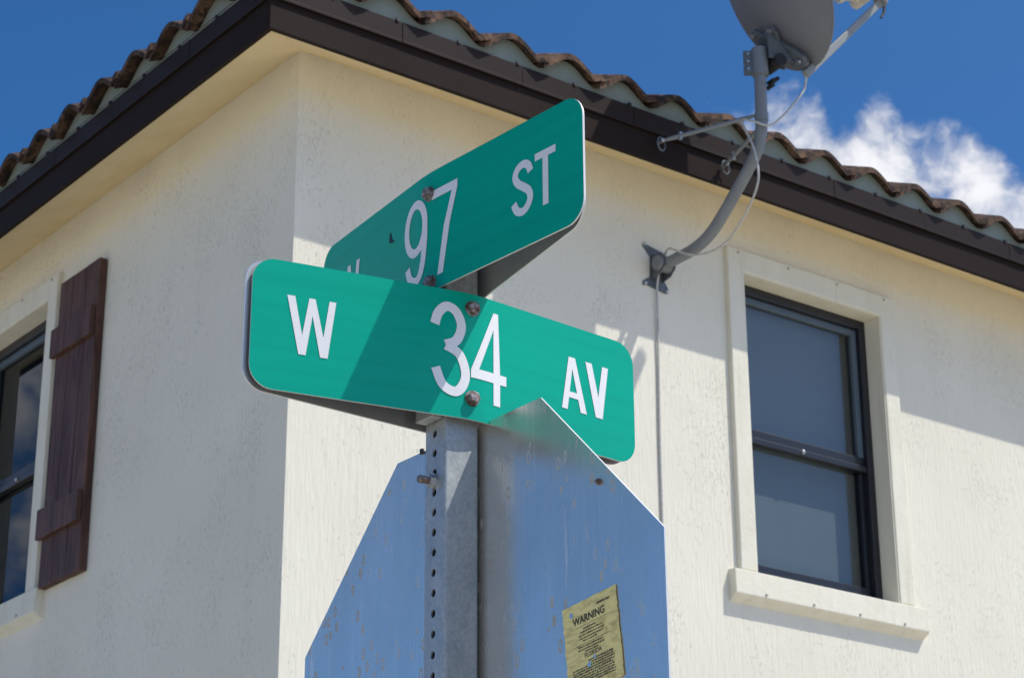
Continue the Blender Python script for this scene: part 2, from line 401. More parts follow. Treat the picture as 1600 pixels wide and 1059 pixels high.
# ------------------------------------------------------------------ house
house = thing('house', (0, 0, 0), 'two storey house of off white stucco with dark brown fascia and clay tile roof', 'house')
LX, LY, ZW = 11.0, 10.0, 5.815           # wall lengths and the height where soffit meets wall
# window openings in wall coordinates (along, z)
WIN = (2.310, 3.174, 4.08, 5.457)         # on the wall facing -Y (along x)
WIN2 = (2.10, 2.964, 4.08, 5.457)         # on the wall facing -X (along y)
def wall_with_hole(fn, length, zt, hole):
    mb = MB(); a0, a1, z0, z1 = hole
    us = [0, a0, a1, length]; zs = [0, z0, z1, zt]
    for i in range(3):
        for j in range(3):
            if i == 1 and j == 1: continue
            mb.add([fn(us[i], zs[j], 0), fn(us[i + 1], zs[j], 0), fn(us[i + 1], zs[j + 1], 0), fn(us[i], zs[j + 1], 0)], [(0, 1, 2, 3)])
    T = 0.20
    for (p, q) in (((a0, z0), (a1, z0)), ((a1, z0), (a1, z1)), ((a1, z1), (a0, z1)), ((a0, z1), (a0, z0))):
        mb.add([fn(*p, 0), fn(*q, 0), fn(*q, T), fn(*p, T)], [(0, 1, 2, 3)])
    return mb
FR = lambda a, z, d: (a, d, z)            # d inwards positive
FL = lambda a, z, d: (d, a, z)
wr = wall_with_hole(FR, LX, ZW, WIN).build('wall', STUCCO, house)
wl = wall_with_hole(FL, LY, ZW, WIN2).build('wall', STUCCO, house)
MB().add([(LX, 0, 0), (LX, LY, 0), (LX, LY, ZW), (LX, 0, ZW)], [(0, 1, 2, 3)]).build('wall', STUCCO, house)
MB().add([(0, LY, 0), (LX, LY, 0), (LX, LY, ZW), (0, LY, ZW)], [(0, 1, 2, 3)]).build('wall', STUCCO, house)

def frame_strip(mb, fn, a0, a1, z0, z1, d0, d1, mi=0):
    """box in wall coordinates between depths d0<d1 (positive = into the house)"""
    p = [fn(a0, z0, d0), fn(a1, z0, d0), fn(a1, z0, d1), fn(a0, z0, d1), fn(a0, z1, d0), fn(a1, z1, d0), fn(a1, z1, d1), fn(a0, z1, d1)]
    mb.hexa(p, mi); return mb
scr = MB().tube([(0, 0, 0), (0, 0, 0.004), (0, 0, 0.006)], [0.0062, 0.006, 0.003], 10)
SCR = scr.build('screw', SCREW, None, smooth=True)
SCR_ROT = {FR: (R(90), 0, 0), FL: (0, R(-90), 0)}
screws_used = []
def put_screw(fn, a, z, d, parent):
    if not screws_used:
        o = SCR; o.parent = parent; o.location = Vector(fn(a, z, d)) - WLOC[parent.name]; o.rotation_euler = SCR_ROT[fn]; screws_used.append(o)
    else: screws_used.append(share(SCR, fn(a, z, d), parent, 'screw', SCR_ROT[fn]))
def make_window(fn, W, upper_glass, lower_glass, behind):
    a0, a1, z0, z1 = W
    am, zm = (a0 + a1) / 2, z0
    win = group_part('window', fn(am, zm, 0), house)
    tw, tp = 0.092, -0.026
    U = [(a0 - tw, z0), (a0, z0), (a0, z1), (a1, z1), (a1, z0), (a1 + tw, z0), (a1 + tw, z1 + 0.105), (a0 - tw, z1 + 0.105)]
    MB().prism(U, lambda u, v, d: fn(u, v, -d), -0.004, -tp).build('trim', TRIM, win, bevel=0.005)
    # reveal lining
    frame_strip(MB(), fn, a0 + .0005, a0 + 0.006, z0, z1 - 0.006, -0.020, 0.19).build('jamb', TRIM, win)
    frame_strip(MB(), fn, a1 - 0.006, a1 - .0005, z0, z1 - 0.006, -0.020, 0.19).build('jamb', TRIM, win)
    frame_strip(MB(), fn, a0 + .0005, a1 - .0005, z1 - 0.0055, z1 - .0005, -0.020, 0.19).build('head_lining', TRIM, win)
    # sill: front face proud, underside sloping back to the wall
    s0, s1 = a0 - 0.145, a1 + 0.155
    sp = -0.045
    p = [fn(s0 + .02, z0 - 0.143, 0.004), fn(s1 - .02, z0 - 0.143, 0.004), fn(s1, z0 - 0.112, sp), fn(s0, z0 - 0.112, sp)]
    pts = [fn(s0, z0 - 0.112, sp), fn(s1, z0 - 0.112, sp), fn(s1, z0 - 0.146, 0.004), fn(s0, z0 - 0.146, 0.004),
           fn(s0, z0 - 0.006, sp + 0.004), fn(s1, z0 - 0.006, sp + 0.004), fn(s1, z0 - 0.0008, 0.05), fn(s0, z0 - 0.0008, 0.05)]
    MB().hexa(pts).build('sill', TRIM, win, bevel=0.004)
    MB().hexa([fn(a0 + .007, z0 - .004, 0.004), fn(a1 - .007, z0 - .004, 0.004), fn(a1 - .007, z0 - .004, 0.19), fn(a0 + .007, z0 - .004, 0.19),
               fn(a0 + .007, z0 + 0.0015, 0.004), fn(a1 - .007, z0 + 0.0015, 0.004), fn(a1 - .007, z0 + 0.010, 0.19), fn(a0 + .007, z0 + 0.010, 0.19)]).build('sill_bed', TRIM, win)
    for k in range(4): put_screw(fn, s0 + 0.17 + k * (s1 - s0 - 0.33) / 3, z0 - 0.098, sp - 0.0, win)
    for k in range(4): put_screw(fn, a0 - 0.03 + k * (a1 - a0 + .06) / 3, z1 + 0.085, tp, win)
    # bronze frame
    f0, f1 = 0.072, 0.168; fw = 0.040
    A0, A1, Z0, Z1 = a0 + 0.0065, a1 - 0.0065, z0 + 0.008, z1 - 0.0060
    fb = MB()
    for (p_, q_, r_, s_) in ((A0, A0 + fw, Z0, Z1), (A1 - fw, A1, Z0, Z1), (A0 + fw, A1 - fw, Z1 - fw * 1.1, Z1), (A0 + fw, A1 - fw, Z0, Z0 + fw * 0.8)):
        frame_strip(fb, fn, p_, q_, r_, s_, f0, f1)
    fb.build('frame', BRONZE, win, bevel=0.003)
    zr = z0 + 0.655
    i0, i1 = A0 + fw, A1 - fw
    # meeting rail
    frame_strip(MB(), fn, i0, i1, zr, zr + 0.042, f0 + 0.020, 0.131).build('meeting_rail', SASHIN if False else BRONZE, win, bevel=0.004)
    frame_strip(MB(), fn, i0, i1, zr - 0.030, zr - 0.0005, f0 + 0.008, 0.115).build('meeting_rail', BRONZE, win, bevel=0.004)
    # upper sash with an inner slate rim, lower sash behind an insect screen
    us = MB(); w2 = 0.032; zt = Z1 - fw * 1.1
    for (p_, q_, r_, s_) in ((i0, i0 + w2, zr + 0.0425, zt), (i1 - w2, i1, zr + 0.0425, zt), (i0 + w2, i1 - w2, zt - w2, zt)):
        frame_strip(us, fn, p_, q_, r_, s_, f0 + 0.022, 0.123)
    us.build('upper_sash', SASHIN, win, bevel=0.003)
    MB().add([fn(i0, zr + 0.02, 0.112), fn(i1, zr + 0.02, 0.112), fn(i1, zt, 0.112), fn(i0, zt, 0.112)], [(0, 1, 2, 3)]).build('pane', upper_glass, win)
    ls = MB(); w3 = 0.026; zb = Z0 + fw * 0.8
    for (p_, q_, r_, s_) in ((i0, i0 + w3, zb, zr - 0.031), (i1 - w3, i1, zb, zr - 0.031), (i0 + w3, i1 - w3, zb, zb + w3 * 1.7)):
        frame_strip(ls, fn, p_, q_, r_, s_, f0 + 0.030, 0.129)
    ls.build('lower_sash', BRONZE, win, bevel=0.003)
    MB().add([fn(i0, zb, 0.118), fn(i1, zb, 0.118), fn(i1, zr - 0.01, 0.118), fn(i0, zr - 0.01, 0.118)], [(0, 1, 2, 3)]).build('pane', lower_glass, win)
    kn = MB()
    kc = Vector(fn((i0 + i1) / 2 - 0.02, zr - 0.012, f0 + 0.008)); dn = (Vector(fn(0, 0, -1)) - Vector(fn(0, 0, 0)))
    kn.tube([kc + dn * 0.0, kc + dn * 0.008, kc + dn * 0.013], [0.011, 0.010, 0.004], 12); kn.build('latch', ZINC, win, smooth=True)
    # blind behind the glass; left window's is a dark sheet painting in room shade
    bl = MB(); n = 14
    zz0, zz1 = z0 - 0.05, z1 + 0.05
    bl.add([fn(a0 + 0.012, z0 + 0.012, 0.172), fn(a1 - 0.012, z0 + 0.012, 0.172), fn(a1 - 0.012, z1 - 0.012, 0.172), fn(a0 + 0.012, z1 - 0.012, 0.172)], [(0, 1, 2, 3)])
    bl.build('blind_or_dark_room', behind, win)
    return win
make_window(FR, WIN, GLASS, GLASS2, BLIND)
w2_ = make_window(FL, WIN2, GLASS3, GLASS3, ROOM)

# shutters beside the shaded window: three planks and two battens each
def make_shutter(y0, y1, over):
    sh = group_part('shutter', (0, (y0 + y1) / 2, 4.06), house)
    n = 3; w = (y1 - y0) / n
    for k in range(n):
        a, b = y0 + k * w, y0 + (k + 1) * w - 0.004
        MB().box(-0.040, -0.003, a, b, 4.06 + random.uniform(0, .003), 5.475 + random.uniform(-.003, .003)).build('plank', WOOD, sh, bevel=0.003, loc=(0, (a + b) / 2, 4.06))
    for z in (4.275, 5.112):
        MB().box(-0.064, -0.0405, y0 + (0.008 if over else 0.0), y1 + (0.012 if over else -0.02), z, z + 0.135).build('batten', WOOD, sh, bevel=0.003, loc=(0.0, y1 + z, z))
    return sh
make_shutter(1.560, 1.945, True)
make_shutter(3.12, 3.585, False)

# eaves: sloping soffit, fascia, flashing, closure, tiles
OV = 0.304; ZF = 5.667; OVL = 0.318
EY, EX = -OV, -OVL
so = MB()
for fn_pts in ([(EX, EY, ZF), (LX + OV, EY, ZF), (LX, 0, ZW - 0.002), (0, 0, ZW - 0.002)], [(EX, EY, ZF), (0, 0, ZW - 0.002), (0, LY, ZW - 0.002), (EX, LY + OV, ZF)]):
    so.add([(p[0], p[1], p[2] + 0.012) if abs(p[2] - ZF) < 1e-6 else p for p in fn_pts], [(0, 1, 2, 3)])
so.build('soffit', SOFFIT, house)
MB().box(EX, LX + OV, EY, EY + 0.02, ZF, 5.802).build('fascia', FASCIA, house, bevel=0.003)
MB().box(EX, EX + 0.02, EY + 0.0205, LY + OV, ZF, 5.802).build('fascia', FASCIA, house, bevel=0.003)
P = 0.2935
fl1 = MB().box(0, 2 * P - 0.0015, -0.010, 0.02, 5.8025, 5.886)
fl1.box(0, 2 * P - 0.0015, -0.0135, -0.0102, 5.7935, 5.8065)
F1 = fl1.build('flashing', FLASH, house, bevel=0.002)
dot = MB().tube([(0, 0, 0), (0, -0.012, 0)], 0.0085, 8); D1 = dot.build('fastener', DARK, house)
first = [True]
k = 0
while k * 2 * P < LX:
    x = EX + 0.001 + k * 2 * P
    if k == 0: F1.location = (x, EY, 0)
    else: share(F1, (x, EY - (0.0012 if k % 2 else 0), 0), house, 'flashing')
    k += 1
k = 0
while k * 2 * P < LY:
    share(F1, (EX - (0.0012 if k % 2 else 0), EY + (k + 1) * 2 * P + 0.012, 0), house, 'flashing', (0, 0, R(-90)))
    k += 1
XC, YC = 2.270, 1.878              # one crest on each eave
TY, TX = -0.340, -0.368            # tile edge
AMP, TH = 0.076, 0.027
def wave(t):                       # 0..1 across one tile, crest in the middle; rolled arch and narrower pan
    a = abs(((t + 0.5) % 1.0) - 0.5) * 2        # 1 at crest
    s = 0.5 - 0.5 * math.cos(math.pi * a)
    return s ** 0.85
ZT = 5.902                         # underside of the pan at the eave
PITCH = math.tan(R(24))
def tile_mesh(name, L=0.42):
    mb = MB(); n = 18; nl = 2
    vs, fs = [], []
    for j in range(nl + 1):
        y = L * j / nl
        for side in (0, 1):
            for i in range(n + 1):
                t = -0.015 + 1.095 * i / n
                lap = max(0.0, min(1.0, (t - 0.90) / 0.08))
                z = AMP * wave(t) + TH * side * (1 + 0.15 * math.sin(t * 7)) + y * PITCH + lap * 0.020 - max(0.0, 0.06 - t) * 0.10
                vs.append((P * (t - 0.5), y - 0.010 * lap, z))
    w = n + 1
    for j in range(nl):
        for i in range(n):
            a = j * 2 * w + i; b = (j + 1) * 2 * w + i
            fs.append((a, a + 1, b + 1, b)); fs.append((a + w, b + w, b + w + 1, a + w + 1))
    for i in range(n):
        fs.append((i, i + w, i + w + 1, i + 1))
        e = nl * 2 * w + i; fs.append((e, e + 1, e + w + 1, e + w))
    for j in range(nl):
        for i in (0, n):
            a = j * 2 * w + i; b = (j + 1) * 2 * w + i; fs.append((a, b, b + w, a + w))
    mb.add(vs, fs); return mb
roof = group_part('roof', (0, 0, ZT), house)
T0 = tile_mesh('roof_tile').build('roof_tile', TILE, None, smooth=True); WLOC[T0.name] = Vector((0, 0, 0))
T0.parent = roof; used = False
def put_tile(loc, rz):
    global used
    jit = random.uniform(-0.004, 0.004); tilt = random.uniform(-0.012, 0.012)
    loc = (loc[0], loc[1], loc[2] + jit * 0.6)
    if not used:
        T0.location = Vector(loc) - WLOC[roof.name]; T0.rotation_euler = (0, tilt, rz); used = True
    else: share(T0, loc, roof, 'roof_tile', (0, tilt, rz))
COURSE = 0.345
T1 = tile_mesh('roof_tile', 0.17).build('roof_tile', TILE, None, smooth=True); WLOC[T1.name] = Vector((0, 0, 0)); T1.parent = roof
xs = [XC + k * P for k in range(-12, 5) if TX + 0.10 <= XC + k * P - P / 2 < TX + 0.40]
ys = [YC + k * P for k in range(-12, 5) if TY + 0.10 <= YC + k * P - P / 2 < TY + 0.40]
T1.location = Vector((xs[0], TY, ZT)) - WLOC[roof.name]
for x in xs[1:]: share(T1, (x, TY, ZT), roof, 'roof_tile')
for y in ys: share(T1, (TX, y, ZT), roof, 'roof_tile', (0, 0, R(-90)))
for c in range(3):
    yy = TY + c * COURSE
    k0 = -20
    for k in range(-12, 40):
        x = XC + k * P
        if x - P / 2 < TX + c * COURSE + 0.40 or x > LX - 0.2 - c * COURSE: continue
        put_tile((x, yy + random.uniform(-.004, .004), ZT + c * (COURSE * PITCH + 0.012)), 0)
    for k in range(-12, 40):
        y = YC + k * P
        if y - P / 2 < TY + c * COURSE + 0.40 or y > LY - 0.2 - c * COURSE: continue
        put_tile((TX + c * COURSE + random.uniform(-.004, .004), y, ZT + c * (COURSE * PITCH + 0.012)), R(-90))
# hip caps along the corner ridge
hipd = Vector((1, 1, PITCH)).normalized()
hb = MB(); n = 10
pw = Vector((1, -1, 0)).normalized()
hv = []; 
for j, (q, rad) in enumerate(((0, 0.115), (0.44, 0.095))):
    for side in (0, 1):
        for i in range(n + 1):
            a = math.pi * i / n
            rr = rad + 0.018 * side
            hv.append(hipd * q + pw * math.cos(a) * rr + Vector((0, 0, 1)) * math.sin(a) * rr * 0.75)
w = n + 1; hf = []
for i in range(n):
    hf += [(i, i + 1, 2 * w + i + 1, 2 * w + i), (w + i, 3 * w + i, 3 * w + i + 1, w + i + 1), (i, w + i, w + i + 1, i + 1), (2 * w + i, 2 * w + i + 1, 3 * w + i + 1, 3 * w + i)]
for i in (0, n): hf.append((i, 2 * w + i, 3 * w + i, w + i))
hb.add(hv, hf); H0 = hb.build('hip_tile', TILE, None, smooth=True); WLOC[H0.name] = Vector((0, 0, 0)); H0.parent = roof
for k in range(12):
    p = Vector((TX + 0.02, TY + 0.02, ZT + 0.07)) + hipd * (0.37 * k) + Vector((0, 0, 0.012))
    if k == 0: H0.location = p - WLOC[roof.name]
    else: share(H0, p, roof, 'hip_tile')
# roof deck under the tiles
zd = ZT - 0.012
rp = [(TX + .05, TY + .05, zd + .02), (LX + OV, TY + .05, zd + .02), (LX + OV, LY + OV, zd + .02), (TX + .05, LY + OV, zd + .02)]
hx = 5.2
ap1 = (TX + .05 + hx, TY + .05 + hx, zd + hx * PITCH); ap2 = (LX + OV - hx, TY + .05 + hx, zd + hx * PITCH)
MB().add(rp + [ap1, ap2], [(0, 1, 5, 4), (1, 2, 5), (2, 3, 4, 5), (3, 0, 4)]).build('deck', TILE, roof)
# closure strips: wavy-topped boards behind the eave tiles
def closure(fn, start, end, crest):
    mb = MB(); n = int((end - start) / (P / 16)); vs, fs = [], []
    for i in range(n + 1):
        a = start + (end - start) * i / n
        t = ((a - crest) / P + 0.5) % 1.0
        vs += [fn(a, 5.884), fn(a, ZT + AMP * wave(t) + 0.012)]
    for i in range(n): fs.append((2 * i, 2 * i + 2, 2 * i + 3, 2 * i + 1))
    return mb.add(vs, fs)
closure(lambda a, z: (a, EY + 0.004, z), EX, LX, XC).build('eave_closure', CLOSURE, house)
closure(lambda a, z: (EX + 0.004, a, z), EY, LY, YC).build('eave_closure', CLOSURE, house)
for k in range(-8, 24):
    x = XC + k * P + 0.03
    if x > EX + 0.05:
        if k == -8 or not D1.get('set'):
            D1.location = (x, EY - 0.004, 5.889); D1['set'] = 1
        else: share(D1, (x, EY - 0.004, 5.889), house, 'fastener')
for k in range(-8, 20):
    y = YC + k * P - 0.03
    if y > EY + 0.05: share(D1, (EX - 0.004, y, 5.889), house, 'fastener', (0, 0, R(-90)))
for o in list(bpy.data.objects):
    if 'set' in o: del o['set']

# ------------------------------------------------------------------ satellite dish
FX = 1.816
dish = thing('satellite_dish', (FX, 0, 5.35), 'grey satellite dish on a bent mast bolted to the stucco wall beside the window', 'satellite dish')
def spline(pts, n=8):
    pts = [Vector(p) for p in pts]; out = []
    for i in range(len(pts) - 1):
        p0, p1, p2, p3 = pts[max(i - 1, 0)], pts[i], pts[i + 1], pts[min(i + 2, len(pts) - 1)]
        for k in range(n):
            t = k / n
            out.append(0.5 * ((2 * p1) + (p2 - p0) * t + (2 * p0 - 5 * p1 + 4 * p2 - p3) * t * t + (3 * p1 - p0 - 3 * p2 + p3) * t ** 3))
    out.append(pts[-1]); return out
mast_pts = spline([(FX, -0.045, 5.352), (FX, -0.15, 5.352), (FX, -0.25, 5.357), (FX, -0.335, 5.381), (FX, -0.413, 5.430), (FX, -0.517, 5.519), (FX, -0.600, 5.595), (FX, -0.655, 5.657), (FX, -0.683, 5.730), (FX, -0.690, 5.81), (FX, -0.693, 5.92), (FX, -0.697, 6.10)])
MB().tube(mast_pts, 0.0255, 20).build('mast', MAST, dish, smooth=True)
# foot: flanged plate on the wall with a pivot disc
fp = MB()
poly = [(-0.076, 0.088), (-0.070, 0.104), (-0.055, 0.098), (0.045, 0.080), (0.058, 0.084), (0.060, 0.066), (0.040, 0.045), (0.036, -0.045), (0.062, -0.082), (0.062, -0.104), (0.045, -0.108), (-0.060, -0.092), (-0.080, -0.098), (-0.080, -0.078), (-0.040, -0.050), (-0.036, 0.045)]
fp.prism(poly, lambda u, v, d: (FX + u, -0.0 - d, 5.352 + v), 0.0005, 0.006)
fp.build('foot_plate', BRKT, dish, bevel=0.0015)
cl = MB()
for sx in (-0.030, 0.028):
    pr = [(-0.004, -0.062), (-0.060, -0.050), (-0.088, -0.020), (-0.088, 0.022), (-0.060, 0.046), (-0.004, 0.056)]
    cl.prism(pr, lambda u, v, d, sx=sx: (FX + sx + d, u - 0.003, 5.352 + v), 0.0, 0.004)
cl.build('clevis', BRKT, dish, bevel=0.001)
MB().tube([(FX - 0.045, -0.052, 5.352), (FX - 0.038, -0.052, 5.352), (FX + 0.04, -0.052, 5.352)], [0.030, 0.034, 0.034], 24).build('pivot', MAST, dish, smooth=True)
for (u, v) in ((-0.068, 0.096), (0.052, 0.074), (-0.068, -0.086), (0.052, -0.097)):
    MB().tube([(FX + u, -0.0055, 5.352 + v), (FX + u, -0.012, 5.352 + v), (FX + u, -0.015, 5.352 + v)], [0.009, 0.008, 0.004], 6).build('bolt', ZINC, dish)
# stay struts from the mast collar to the fascia
MB().tube([(FX, -0.6895, 5.775), (FX, -0.690, 5.812)], 0.0285, 20).build('collar', MAST, dish, smooth=True)
for (ax, az, bx, bz) in ((FX - 0.02, 5.803, 1.572, 5.755), (FX + 0.005, 5.755, 1.935, 5.752)):
    a = Vector((ax, -0.672, az)); b = Vector((bx, -0.335, bz))
    e = (b - a).normalized(); st = MB()
    st.tube([a + e * -0.01, a + e * 0.02, a + e * 0.05, b - e * 0.05, b - e * 0.02, b], [0.006, 0.0075, 0.0095, 0.0095, 0.0075, 0.006], 10)
    so_ = st.build('strut', MAST, dish, smooth=True)
    ring = MB(); c = Vector((bx, -0.336, bz - 0.006)); pts = []
    for i in range(17):
        t = 2 * math.pi * i / 16; pts.append(c + Vector((math.cos(t) * 0.024, 0.0, math.sin(t) * 0.030 - 0.008)) + Vector((0, math.cos(t) * 0.004, 0)))
    ring.tube(pts, 0.0035, 6); ring.build('eye', BRKT, so_, smooth=True)
    MB().tube([(bx, -0.315, bz), (bx, -0.349, bz), (bx, -0.354, bz)], [0.010, 0.010, 0.005], 6).build('bolt', ZINC, so_)
    q = b - e * 0.085
    MB().tube([q + Vector((0, 0, -0.016)), q + Vector((0, 0, 0.016))], [0.009, 0.009], 6).build('bolt', ZINC, so_)
# reflector
DC = Vector((1.838, -0.789, 6.383)); n_ = Vector((0.878, -0.12, 0.49)).normalized()
w_ = n_.cross(Vector((0, 0, 1))).normalized(); v_ = w_.cross(n_).normalized()
def dpt(a, b, c): return DC + w_ * a + v_ * b + n_ * c
rf = MB(); NR, NA = 8, 56; SA, SB, DEP = 0.285, 0.38, 0.075
vs, fs = [], []
for side in (0, 1):
    for i in range(NR + 1):
        r = i / NR
        for k in range(NA):
            a = 2 * math.pi * k / NA
            vs.append(dpt(SA * r * math.cos(a), SB * r * math.sin(a), DEP * (r * r - 1) + 0.004 * side + (0.006 if (i == NR and side) else 0)))
M1 = (NR + 1) * NA
for side in (0, 1):
    for i in range(NR):
        for k in range(NA):
            q = side * M1 + i * NA; fs.append((q + k, q + (k + 1) % NA, q + NA + (k + 1) % NA, q + NA + k))
for k in range(NA):
    q = NR * NA; fs.append((q + k, q + (k + 1) % NA, M1 + q + (k + 1) % NA, M1 + q + k))
rf.add(vs, fs); refl = rf.build('reflector', DISH, dish, smooth=True)
MB().tube([dpt(SA * math.cos(a) , SB * math.sin(a), 0.006) for a in [2 * math.pi * k / 64 for k in range(65)]], 0.006, 6, cap=False).build('rim', DISH, refl, smooth=True)
# back bracket: forked casting, azimuth clamp, adjusting hardware
bk = MB()
def bar(mb, a, b, r0, r1=None): mb.tube([a, (Vector(a) + Vector(b)) / 2, b], [r0, (r0 + (r1 or r0)) / 2, r1 or r0], 8)
MT = Vector((FX, -0.697, 6.10))
hub = MT + Vector((0.035, -0.02, 0.02))
corners = [dpt(-0.11, -0.06, -DEP + 0.010), dpt(0.02, -0.10, -DEP + 0.004), dpt(-0.10, -0.30, -0.040), dpt(0.06, -0.31, -0.036)]
def plate(mb, pts, th):
    pts = [Vector(p) for p in pts]; nn = (pts[1] - pts[0]).cross(pts[2] - pts[0]).normalized() * th
    m_ = len(pts); mb.add([p - nn for p in pts] + [p + nn for p in pts], [list(reversed(range(m_))), list(range(m_, 2 * m_))] + [(i, (i + 1) % m_, m_ + (i + 1) % m_, m_ + i) for i in range(m_)])
plate(bk, [dpt(a, b, c) for a, b, c in ((-.16, -.130, -.086), (-.13, -.122, -.088), (-.10, -.165, -.088), (-.065, -.150, -.084), (-.04, -.155, -.082), (-.032, -.185, -.080), (-.045, -.225, -.078),
           (0.0, -.285, -.066), (.028, -.335, -.058), (.02, -.372, -.050), (-.03, -.380, -.050), (-.055, -.345, -.058), (-.062, -.295, -.068), (-.10, -.240, -.080), (-.15, -.220, -.084), (-.165, -.17, -.086))], 0.010)
bk.build('back_bracket', BRKT, dish, bevel=0.004)
for p in (dpt(-0.148, -0.145, -.096), dpt(-0.052, -0.170, -.094), dpt(-.125, -.20, -.094), dpt(0.0, -0.345, -0.070)):
    MB().tube([p, p - n_ * 0.012], 0.011, 6).build('bolt', ZINC, dish)
yk = MB()
for s_ in (-0.035, 0.035):
    plate(yk, [hub + w_ * s_ + Vector((-0.03, 0, -0.07)), dpt(s_ - 0.06, -0.34, -0.07), dpt(s_ - 0.07, -0.24, -DEP - 0.015), hub + w_ * s_ + Vector((-0.03, 0, 0.05))], 0.003)
yk.build('yoke', BRKT, dish, bevel=0.001)
MB().tube([hub + Vector((0.02, -.01, -0.075)) - w_ * 0.05, hub + Vector((0.02, -.01, -0.075)) + w_ * 0.05], 0.028, 14).build('adjuster', DARK, dish, smooth=True)
MB().tube([MT + Vector((0, 0, -0.115)), MT + Vector((0, 0, 0.01))], 0.034, 20).build('mast_clamp', MAST, dish, smooth=True)
cf = MB()
e1 = Vector((-0.797, 0.604, 0)); 
plate(cf, [MT + e1 * 0.025 + Vector((0, 0, -0.11)), MT + e1 * 0.068 + Vector((0, 0, -0.11)), MT + e1 * 0.068 + Vector((0, 0, 0.0)), MT + e1 * 0.025 + Vector((0, 0, 0.0))], 0.010)
cf.build('clamp_flange', BRKT, dish, bevel=0.002)
for dz in (-0.09, -0.055, -0.02):
    q = MT + e1 * 0.050 + Vector((0, 0, dz)); f_ = Vector((-0.6, -0.79, 0))
    MB().tube([q - f_ * 0.012, q + f_ * 0.020], 0.007, 6).build('bolt', ZINC, dish)
for (dx, dz) in ((0.05, -0.13), (0.075, -0.115), (0.045, -0.155)):
    q = MT + Vector((dx, -0.01, dz + 0.0)); MB().tube([q - w_ * 0.02, q + w_ * 0.02], 0.010, 6).build('wing_nut', DARK, dish)
# feed arm and feed horns
A0_ = dpt(-0.01, -0.395, -0.035); A1_ = dpt(0.0, -0.205, 0.535)
ar = MB(); ex = (A1_ - A0_).normalized(); sd_ = w_; up_ = sd_.cross(ex)
def sq(p, a, b): return [p + sd_ * a + up_ * b, p - sd_ * a + up_ * b, p - sd_ * a - up_ * b, p + sd_ * a - up_ * b]
ar.hexa(sq(A0_ - ex * 0.03, 0.013, 0.017) + sq(A1_, 0.011, 0.015)); ar.build('feed_arm', ARM, dish, bevel=0.004)
hd = MB(); tip = A1_ + ex * 0.03
hd.hexa(sq(A1_ - ex * 0.005, 0.03, 0.026) + sq(tip + up_ * 0.02, 0.03, 0.03)); hd.build('feed_bracket', ARM, dish, bevel=0.008)
MB().tube([tip - ex * 0.02 - up_ * 0.02, tip - ex * 0.06 - up_ * 0.045, tip - ex * 0.09 - up_ * 0.05], 0.006, 8).build('cable_clip', DARK, dish, smooth=True)
tow = (dpt(0, 0.0, 0.0) - tip).normalized()
for s_ in (-0.085, 0.0, 0.085):
    b0 = tip + up_ * 0.055 + w_ * s_ - n_ * 0.01
    MB().tube([b0, b0 + tow * 0.05, b0 + tow * 0.055, b0 + tow * 0.115, b0 + tow * 0.118, b0 + tow * 0.14], [0.024, 0.024, 0.018, 0.022, 0.034, 0.034], 18).build('feed_horn', LNB, dish, smooth=True)
MB().tube([tip + up_ * 0.055 - w_ * 0.13 - n_ * 0.02, tip + up_ * 0.055 + w_ * 0.13 - n_ * 0.02], 0.03, 12).build('feed_body', LNB, dish, smooth=True)

# cable: from the arm root round the mast, down to the foot and on down the wall
cab = thing('coaxial_cable', (FX, -0.01, 5.26), 'thin white coaxial cable looping off the dish mast and hanging down the wall', 'cable')
loop = spline([A0_ - ex * 0.02, (1.99, -0.775, 5.945), (1.935, -0.765, 5.865), (1.87, -0.75, 5.785), (1.815, -0.735, 5.738), (1.77, -0.700, 5.755), (1.765, -0.64, 5.79), (1.770, -0.625, 5.775),
               (1.775, -0.672, 5.66), (1.775, -0.695, 5.56), (1.775, -0.69, 5.48), (1.785, -0.63, 5.41), (1.795, -0.548, 5.352), (1.80, -0.463, 5.307), (1.80, -0.364, 5.297), (1.79, -0.265, 5.316), (1.775, -0.185, 5.360), (1.782, -0.125, 5.392), (1.795, -0.085, 5.386), (1.797, -0.055, 5.35), (1.800, -0.032, 5.30), (1.806, -0.014, 5.25), (1.806, -0.012, 5.20)], 8)
MB().tube(loop, 0.0050, 8).build('loop', CABLE, cab, smooth=True)
MB().tube(spline([(1.806, -0.012, 5.2005), (1.806, -0.008, 4.9), (1.801, -0.007, 4.55), (1.801, -0.007, 4.2), (1.797, -0.007, 3.6), (1.80, -0.007, 2.4), (1.80, -0.007, 0.25)], 6), 0.0052, 8).build('drop', CABLE, cab, smooth=True)

